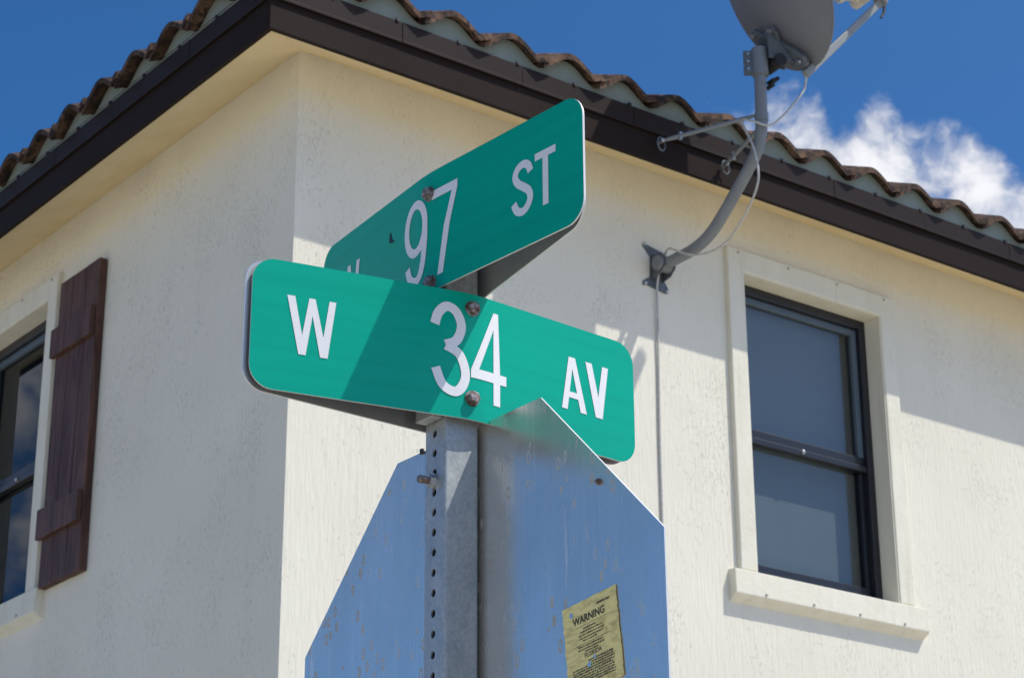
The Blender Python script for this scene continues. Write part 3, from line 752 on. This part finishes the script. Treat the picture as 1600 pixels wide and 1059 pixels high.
# ------------------------------------------------------------------ sign post (square perforated tube)
PX, PY, PH = -2.3645, -4.343, 2.875
ROTP = R(-4.5)
post = thing('sign_post', (PX, PY, 0), 'galvanised square steel post with a column of punched holes carrying the signs', 'post')
post.rotation_euler = (0, 0, ROTP)
def post_mesh():
    mb = MB(); H = 0.0254; RC = 0.0045; hr = 0.0052; pitch = 0.0262; T = 0.0026
    z0, z1 = 0.0, PH; n = int((z1 - 0.02) / pitch); zs = z1 - n * pitch
    W2 = H - RC
    def face(fn, holes):
        mb.add([fn(-W2, z0), fn(W2, z0), fn(W2, zs), fn(-W2, zs)], [(0, 1, 2, 3)])
        if not holes:
            mb.add([fn(-W2, zs), fn(W2, zs), fn(W2, z1), fn(-W2, z1)], [(0, 1, 2, 3)]); return
        K = 16
        for i in range(n):
            za = zs + i * pitch; zc = za + pitch / 2
            if zc < 1.4:
                mb.add([fn(-W2, za), fn(W2, za), fn(W2, za + pitch), fn(-W2, za + pitch)], [(0, 1, 2, 3)]); continue
            ring, outer, inner = [], [], []
            for k in range(K):
                a = 2 * math.pi * (k + 0.5) / K; c, s = math.cos(a), math.sin(a)
                ring.append(fn(hr * c, zc + hr * s)); inner.append(fn(hr * c, zc + hr * s, T))
            # outer rectangle sampled by angle
            for k in range(K):
                a = 2 * math.pi * (k + 0.5) / K; c, s = math.cos(a), math.sin(a)
                sx, sz = (1 if c > 0 else -1), (1 if s > 0 else -1)
                if abs(s) > 0.9: outer.append(fn(W2 * sx * 0.33, zc + sz * pitch / 2))
                elif abs(c) > 0.9: outer.append(fn(W2 * sx, zc + sz * pitch / 6))
                else: outer.append(fn(W2 * sx * (1.0 if abs(c) > 0.6 else 1.0), zc + sz * pitch / 2))
            fs = []
            for k in range(K):
                j = (k + 1) % K
                fs.append((K + k, K + j, j, k)); fs.append((k, j, 2 * K + j, 2 * K + k))
            mb.add(ring + outer + inner, fs)
    face(lambda u, z, d=0: (-H + d, -u, z), True)
    face(lambda u, z, d=0: (H - d, u, z), True)
    face(lambda u, z, d=0: (u, -H + d, z), False)
    face(lambda u, z, d=0: (-u, H - d, z), False)
    for sx, sy in ((1, 1), (1, -1), (-1, 1), (-1, -1)):
        for i in range(4):
            a0, a1 = math.pi / 2 * i / 4, math.pi / 2 * (i + 1) / 4
            q = [(sx * (W2 + RC * math.cos(a)), sy * (W2 + RC * math.sin(a))) for a in (a0, a1)]
            mb.add([(*q[0], z0), (*q[1], z0), (*q[1], z1), (*q[0], z1)], [(0, 1, 2, 3)])
    # inner dark liner walls give the tube its thickness
    h2 = H - T
    for (a, b) in (((-h2, -h2), (h2, -h2)), ((h2, -h2), (h2, h2)), ((h2, h2), (-h2, h2)), ((-h2, h2), (-h2, -h2))):
        if abs(a[1] - b[1]) < 1e-9: mb.add([(*a, z0), (*b, z0), (*b, z1), (*a, z1)], [(0, 1, 2, 3)])
    return mb
tube = MB(); pm = post_mesh(); tube.v, tube.f, tube.mi = pm.v, pm.f, pm.mi
def local_build(mb, name, mat, parent, **kw):      # vertices already in the parent's local frame
    o = mb.build(name, mat, None, **kw); o.parent = parent; o.location = (0, 0, 0); return o
bm_ = local_build(tube, 'tube', GALV, post, fix=False)
me = bm_.data; b_ = bmesh.new(); b_.from_mesh(me); bmesh.ops.remove_doubles(b_, verts=b_.verts, dist=1e-5); bmesh.ops.recalc_face_normals(b_, faces=b_.faces); b_.to_mesh(me); b_.free()
# rusty bolt with washer that holds the stop sign
sb = MB(); zb_ = 2.458
sb.tube([(-0.0254, 0.002, zb_), (-0.028, 0.002, zb_)], 0.0105, 16)
o = local_build(sb, 'washer', ZINC, post)
o = local_build(MB().tube([(-0.028, 0.002, zb_), (-0.0335, 0.002, zb_)], 0.0085, 6), 'nut', ZINC, post)
o = local_build(MB().tube([(-0.0335, 0.002, zb_), (-0.046, 0.002, zb_), (-0.048, 0.002, zb_)], [0.0052, 0.0052, 0.004], 12), 'bolt', BOLT, post, smooth=True)

# ------------------------------------------------------------------ stop sign seen from behind
SXp = -2.3357; SY, SZ, STL = -4.3348, 2.537, -0.0066
S_ = 0.762
stop = thing('stop_sign', (SXp, SY, SZ - S_), 'octagonal bare aluminium back of a stop sign with a yellow warning sticker', 'sign')
def sp(u, v, d):   # u towards +Y, v up from the top edge, d towards -X (the back seen here)
    return (SXp - d, SY + u * math.cos(STL) - v * math.sin(STL), SZ + v * math.cos(STL) + u * math.sin(STL))
aa = S_ * (math.sqrt(2) - 1) / 2; hh = S_ / 2; dd = hh - aa
octo = [(aa, 0), (hh, -dd), (hh, -dd - 2 * aa), (aa, -S_), (-aa, -S_), (-hh, -dd - 2 * aa), (-hh, -dd), (-aa, 0)]
pb = MB(); pb.prism(octo, sp, -0.0025, 0.0, 0, 1); pb.build('panel', [ALU, EDGE], stop)
pf = MB(); pf.prism([(u * 0.965, (v + hh) * 0.965 - hh) for u, v in octo], sp, -0.0035, -0.0030); pf.build('red_face', REDF, stop)
def rivet(y, z, r, mat, nm='rivet'):
    MB().tube([(SXp, y, z), (SXp - 0.003, y, z), (SXp - 0.006, y, z)], [r, r * 0.9, r * 0.4], 12).build(nm, mat, stop, smooth=True)
rivet(-4.604, 2.399, 0.0042, BOLT)
cp = MB(); cp.box(SXp - 0.003, SXp + 0.001, -4.239, -4.233, 2.533, 2.5405); cp.tube([(SXp - 0.002, -4.239, 2.537), (SXp - 0.002, -4.243, 2.533)], 0.0016, 8); cp.build('clip', DARK, stop, bevel=0.0008)
# sticker: local axes a (to the right in the picture = -Y), b up
ST0 = Vector((SXp - 0.0012, -4.532, 2.257)); ea = Vector((0, -0.0990, 0.0110)).normalized(); eb = Vector((0, ea.z, -ea.y)).normalized()
if eb.z < 0: eb = -eb
SW, SH = 0.0996, 0.109
def stp(a, b, d=0.0): return ST0 + ea * a + eb * b + Vector((-d, 0, 0))
random.seed(3)
def ragged(a0, b0, a1, b1, n, amp):
    return [(a0 + (a1 - a0) * i / n + random.uniform(-amp, amp) * (abs(b1 - b0) > abs(a1 - a0)), b0 + (b1 - b0) * i / n + random.uniform(-amp, amp) * (abs(a1 - a0) > abs(b1 - b0))) for i in range(n)]
outl = ragged(0, 0, SW, 0.0, 14, 0.0004) + ragged(SW, 0, SW, -SH, 20, 0.0009) + ragged(SW, -SH, 0, -SH, 14, 0.001) + ragged(0, -SH, 0, 0, 20, 0.0010)
stk = MB(); stk.prism(outl, lambda u, v, d: stp(u, v, d), 0, 0.0005); stick = stk.build('warning_sticker', YEL, stop)
def text_mesh(txt, size, a, b, d, mat, parent, name='lettering', xs=1.0, bold=0.0):
    cu = bpy.data.curves.new('t', 'FONT'); cu.body = txt; cu.size = size; cu.align_x = 'CENTER'; cu.resolution_u = 3; cu.offset = bold
    to = bpy.data.objects.new('t', cu); COL.objects.link(to)
    dg = bpy.context.evaluated_depsgraph_get(); mm = to.evaluated_get(dg).to_mesh()
    mb = MB(); mb.add([stp(a + v.co.x * xs, b + v.co.y, d) for v in mm.vertices], [list(p.vertices) for p in mm.polygons])
    bpy.data.objects.remove(to); bpy.data.curves.remove(cu)
    return mb.build(name, mat, parent)
text_mesh('WARNING', 0.0128, 0.048, -0.0262, 0.0008, INK, stick, xs=0.95, bold=0.0003)
text_mesh('FLORIDA', 0.0078, 0.050, -0.0690, 0.0008, INK, stick, xs=1.0, bold=0.0001)
fp_ = MB()
def dashes(a0, a1, b, h):
    a = a0
    while a < a1:
        l = random.uniform(0.0012, 0.0042)
        if a + l > a1: break
        hh_ = h * random.uniform(0.6, 1.0)
        fp_.add([stp(a, b, 0.0008), stp(a + l, b, 0.0008), stp(a + l, b + hh_, 0.0008), stp(a, b + hh_, 0.0008)], [(0, 1, 2, 3)])
        a += l + random.uniform(0.0005, 0.0013)
dashes(0.064, 0.088, -0.0125, 0.0028)
for (b, a0, a1) in ((-0.0345, 0.036, 0.062), (-0.0382, 0.030, 0.072), (-0.0419, 0.027, 0.074), (-0.0456, 0.026, 0.072), (-0.0490, 0.034, 0.06), (-0.0555, 0.025, 0.070), (-0.0590, 0.024, 0.074), (-0.0622, 0.036, 0.06)):
    dashes(a0, a1, b, 0.0020)
b = -0.0745
while b > -SH + 0.007:
    dashes(0.010 + (0.03 if b > -0.078 else 0), 0.088, b, 0.0022); b -= 0.0031
for (a0, a1, b) in ((0.012, 0.08, -0.0305), (0.013, 0.082, -0.0525)):
    fp_.add([stp(a0, b, 0.0008), stp(a1, b + .0006, 0.0008), stp(a1, b + 0.0011, 0.0008), stp(a0, b + 0.0004, 0.0008)], [(0, 1, 2, 3)])
fo = fp_.build('fine_print', INK, stick); fo['kind'] = 'stuff'
for (a, b, r) in ((0.0165, -0.0120, 0.0040), (0.052, -0.0725, 0.0028), (0.0420, -0.0790, 0.0046)):
    n = 9; pts = [(a + r * random.uniform(0.6, 1.3) * math.cos(2 * math.pi * i / n), b + r * random.uniform(0.5, 1.0) * math.sin(2 * math.pi * i / n)) for i in range(n)]
    m_ = MB(); m_.add([stp(p[0], p[1], 0.0010) for p in pts], [tuple(range(n))]); m_.build('worn_spot', ALU, stick)

# ------------------------------------------------------------------ street name signs: two bowed blades each
def curve_map(B, Lend, Rend, nrm, soft=0.022):
    """returns fn(u, v, d): u arc length from the bend, v height above blade foot, d outward along nrm"""
    B, Lend, Rend = Vector(B), Vector(Lend), Vector(Rend)
    eL = (B - Lend).normalized(); eR = (Rend - B).normalized()
    def pos(u):
        if u <= -soft: return B + eL * u, eL
        if u >= soft: return B + eR * u, eR
        t = (u + soft) / (2 * soft)
        p0, p1, p2 = B - eL * soft, B, B + eR * soft
        p = p0 * (1 - t) ** 2 + p1 * 2 * t * (1 - t) + p2 * t * t
        return p, (eL * (1 - t) + eR * t).normalized()
    def fn(z0, u, v, d):
        p, e = pos(u); nn = Vector((-e.y, e.x))
        if nn.dot(Vector(nrm)) < 0: nn = -nn
        q = p + nn * d
        return (q.x, q.y, z0 + v)
    return fn
def blade(name, parent, fn, z0, u0, u1, H, rc, th, front_mat):
    us = sorted(set([u0 + rc * (1 - math.cos(math.pi / 2 * i / 8)) for i in range(9)] + [u1 - rc * (1 - math.cos(math.pi / 2 * i / 8)) for i in range(9)] +
                    [-0.024 + 0.004 * i for i in range(13)] + [u0 + rc + 0.03, u1 - rc - 0.03]))
    mb = MB(); n = len(us); F, Bk = [], []
    for u in us:
        c = 0.0
        if u < u0 + rc: c = rc - math.sqrt(max(0, rc * rc - (u0 + rc - u) ** 2))
        if u > u1 - rc: c = rc - math.sqrt(max(0, rc * rc - (u - u1 + rc) ** 2))
        F += [fn(z0, u, c, 0.0), fn(z0, u, H - c, 0.0)]; Bk += [fn(z0, u, c, -th), fn(z0, u, H - c, -th)]
    mb.v = [Vector(p) for p in F + Bk]; m = 2 * n
    for i in range(n - 1):
        a = 2 * i
        for f, mi in (((a, a + 2, a + 3, a + 1), 0), ((m + a, m + a + 1, m + a + 3, m + a + 2), 1), ((a, m + a, m + a + 2, a + 2), 2), ((a + 1, a + 3, m + a + 3, m + a + 1), 2)):
            mb.f.append(list(f)); mb.mi.append(mi)
    for a in (0, 2 * n - 2):
        mb.f.append([a, a + 1, m + a + 1, m + a]); mb.mi.append(2)
    return mb.build(name, [front_mat, PLAIN, EDGE], parent)
PLAIN = m_paint('plain_aluminium', (0.50, 0.51, 0.51), (0.40, 0.41, 0.41), 0.38, metal=0.7, sc=25)
def strokes(path, w, closed=False):
    pts = [Vector((p[0], p[1])) for p in path]; n = len(pts); Lp, Rp = [], []
    for i in range(n):
        a = pts[(i - 1) % n] if closed or i > 0 else pts[i]; b = pts[(i + 1) % n] if closed or i < n - 1 else pts[i]
        t = (b - a).normalized(); nn = Vector((-t.y, t.x)) * w / 2; Lp.append(pts[i] + nn); Rp.append(pts[i] - nn)
    return [[Lp[i], Lp[(i + 1) % n], Rp[(i + 1) % n], Rp[i]] for i in range(n if closed else n - 1)]
def sp2(path, n=7): return [(p.x, p.y) for p in spline([(a, b, 0) for a, b in path], n)]
def xsect(p, q, r, s):
    p, q, r, s = map(Vector, (p, q, r, s)); d1, d2 = q - p, s - r
    t = ((r.x - p.x) * d2.y - (r.y - p.y) * d2.x) / (d1.x * d2.y - d1.y * d2.x); return p + d1 * t
def letter(polys, fn, z0, parent, lift=0.0006, mat=None):
    bm = bmesh.new()
    for k, (poly, dz) in enumerate(polys):
        vs = [bm.verts.new((p[0], p[1], dz)) for p in poly]; bm.faces.new(vs)
    u = -0.30
    us = [v.co.x for v in bm.verts]; 
    x = math.floor(min(us) / 0.006) * 0.006
    if min(us) < 0.03 and max(us) > -0.03:
        while x < max(us):
            bmesh.ops.bisect_plane(bm, geom=bm.verts[:] + bm.edges[:] + bm.faces[:], plane_co=(x, 0, 0), plane_no=(1, 0, 0)); x += 0.006
    bm.verts.ensure_lookup_table(); bm.verts.index_update()
    mb = MB(); mb.add([fn(z0, v.co.x, v.co.y, lift + v.co.z) for v in bm.verts], [[v.index for v in f.verts] for f in bm.faces]); bm.free()
    return mb.build('letter', mat or WSHEET, parent)
Z = lambda L: [(p, 0.0) for p in L]
def gW():
    t, b = 0.128, 0.051
    l1 = [(-.254, t), (-.2435, t), (-.2275, b), (-.237, b)]; m1 = ((-.2247, t), (-.2165, t)); l4 = [(-.1978, t), (-.1887, t), (-.1983, b), (-.2083, b)]
    c1 = xsect(l1[1], l1[2], l1[3], m1[0]); c2 = xsect(m1[1], l4[3], l4[0], l4[2]) if False else xsect(m1[1], (-.1983, b), (-.2083, b), l4[0])
    c3 = xsect(l1[2], m1[1], m1[0], (-.2083, b))
    return Z([[l1[0], l1[1], c1, l1[2], l1[3]], [c1, m1[0], m1[1], c3, l1[2]], [c3, m1[1], c2, (-.1983, b), (-.2083, b)], [c2, l4[0], l4[1], (-.1983, b)]])
def gA(dx=0.0):
    t, b = 0.128, 0.0525
    TL, TR, a, c, d, e = (.168, t), (.1795, t), (.1546, b), (.1647, b), (.1884, b), (.1995, b)
    tm = ((TL[0] + TR[0]) / 2, t); ap = xsect(c, (.1768, t + 0.0), d, (.1703, t))
    i1, i2 = Vector(c).lerp(ap, (0.070 - b) / (ap.y - b)), Vector(c).lerp(ap, (0.0785 - b) / (ap.y - b))
    j1, j2 = Vector(d).lerp(ap, (0.070 - b) / (ap.y - b)), Vector(d).lerp(ap, (0.0785 - b) / (ap.y - b))
    return Z([[a, c, i1, i2, ap, tm, TL], [d, e, TR, tm, ap, j2, j1], [i1, j1, j2, i2]])
def gV():
    t, b = 0.128, 0.0525
    c = xsect((.2101, t), (.2286, b), (.216, b), (.2295, t))
    return Z([[(.1986, t), (.2101, t), c, (.2286, b), (.216, b)], [c, (.2295, t), (.2404, t), (.2286, b)]])
def g3():
    up = sp2([(-.0535, .1228), (-.0485, .139), (-.037, .1495), (-.0235, .144), (-.0160, .125), (-.023, .1045), (-.038, .0965)])
    lo = sp2([(-.038, .0955), (-.019, .086), (-.0100, .0630), (-.0132, .045), (-.0246, .034), (-.042, .0415), (-.0520, .0635)])
    return [(q, 0.0) for q in strokes(up, .0128)] + [(q, 0.00015) for q in strokes(lo, .0128)]
def g4():
    s0, s1 = 0.0350, 0.0462; v0, v1 = 0.0576, 0.0710
    return Z([[(s0, .027), (s1, .027), (s1, v0), (s0, v0)], [(s0, v0), (s1, v0), (s1, v1), (s0, v1)], [(s0, v1), (s1, v1), (.0430, .155), (s0, .155)],
              [(s1, v0), (.0569, v0), (.0569, v1), (s1, v1)], [(-.0017, v0), (s0, v0), (s0, v1), (.0110, v1), (-.0017, .0685)], [(-.0017, .0685), (.0110, v1), (s0, .131), (s0, .155)]])
def g9():
    el = [(-.0295 + .0238 * math.cos(a), .110 + .0350 * math.sin(a)) for a in [2 * math.pi * i / 40 for i in range(40)]]
    tl = sp2([(-.0057, .112), (-.0062, .085), (-.0105, .055), (-.0185, .037), (-.030, .033), (-.043, .041), (-.0500, .058)])
    return [(q, 0.0) for q in strokes(el, .0124, True)] + [(q, 0.00015) for q in strokes(tl, .0124)]
def g7():
    return Z([[(.0097, .1375), (.0525, .1375), (.0642, .1395), (.0642, .150), (.0097, .150)], [(.0525, .1375), (.0365, .092), (.0485, .092), (.0642, .1395)], [(.0365, .092), (.0234, .025), (.0349, .025), (.0485, .092)]])
def gS():
    return [(q, 0.0) for q in strokes(sp2([(.2095, .1065), (.2050, .1165), (.1960, .1210), (.1850, .1175), (.1800, .1080), (.1850, .0975), (.1960, .0890), (.2060, .0805), (.2085, .0695), (.2020, .0590), (.1930, .0555), (.1830, .0600), (.1770, .0715)]), .0108)]
def gT():
    return Z([[(.218, .1162), (.2325, .1162), (.2430, .1162), (.2572, .1162), (.2572, .1262), (.218, .1262)], [(.2325, .0500), (.2430, .0500), (.2430, .1162), (.2325, .1162)]])
def hexbolt(p, n, parent):
    p, n = Vector(p), Vector(n)
    MB().tube([p, p + n * 0.0015], 0.0105, 20).build('washer', BOLT, parent)
    MB().tube([p + n * 0.0015, p + n * 0.0075, p + n * 0.0090], [0.0088, 0.0088, 0.0066], 6).build('bolt', BOLT, parent)
HB = 0.1735
# --- W 34 AV
z34 = 2.5330
ave = thing('street_sign', (-2.354, -4.343, z34), 'green street name sign reading W 34 AV, above the bare stop sign', 'street sign')
DXA, DYA = -0.011, -0.014
fA = curve_map((-2.353 + DXA, -4.3735 + DYA), (-2.6472 + DXA, -4.3110 + DYA), (-2.0663 + DXA, -4.3540 + DYA), (0, -1))
fA2 = curve_map((-2.353 + DXA, -4.3085), (-2.6490 + DXA, -4.3025 + DYA), (-2.0680 + DXA, -4.3395 + DYA), (0, 1))
fb34 = blade('front_blade', ave, fA, z34, -0.300, 0.289, HB, 0.031, 0.0024, SHEET)
blade('back_blade', ave, fA2, z34, -0.300, 0.289, HB, 0.031, 0.0024, SHEET)
for g in (gW(), g3(), g4(), gA(), gV()): letter(g, fA, z34, fb34)
for v in (0.1525, 0.0285): hexbolt(fA(z34, 0.0, v, 0.0), (-0.07, -0.997, 0), ave)
# channel spacer gripping the post between the two blades
def spacer(fn_box, parent):
    mb = MB()
    for bx in fn_box: mb.box(*bx)
    return mb.build('spacer', GALV, parent, bevel=0.0006)
spacer([(-2.4090, -2.3935, -4.3640, -4.3620, z34 + 0.003, z34 + 0.165), (-2.4090, -2.4070, -4.3618, -4.3250, z34 + 0.003, z34 + 0.165), (-2.4068, -2.3935, -4.3618, -4.3250, z34 + 0.003, z34 + 0.005)], ave)
# --- W 97 ST
z97 = 2.7142
st = thing('street_sign', (-2.3645, -4.343, z97), 'green street name sign reading W 97 ST, topmost on the post', 'street sign')
fS = curve_map((-2.4030, -4.3375), (-2.3750, -4.0370), (-2.3838, -4.6429), (-1, 0), 0.028)
fS2 = curve_map((-2.3260, -4.3375), (-2.3660, -4.0370), (-2.3780, -4.6429), (1, 0), 0.028)
fb97 = blade('front_blade', st, fS, z97, -0.302, 0.307, HB, 0.031, 0.0024, SHEET)
blade('back_blade', st, fS2, z97, -0.302, 0.307, HB, 0.031, 0.0024, SHEET)
for g in (gW(), g9(), g7(), gS(), gT()): letter([(p, d) for p, d in g], fS, z97 - 0.0065, fb97)
for (u, v) in ((0.004, 0.1420), (0.010, 0.0115)): hexbolt(fS(z97, u, v, 0.0), (-1, 0, 0), st)
letter(Z([[(-.1035, .118), (-.1000, .1265), (-.0975, .1215), (-.0955, .1140), (-.0870, .1085), (-.0945, .1090), (-.1020, .1105)]]), fS, z97, fb97, 0.0007, DARK).name = 'tear'
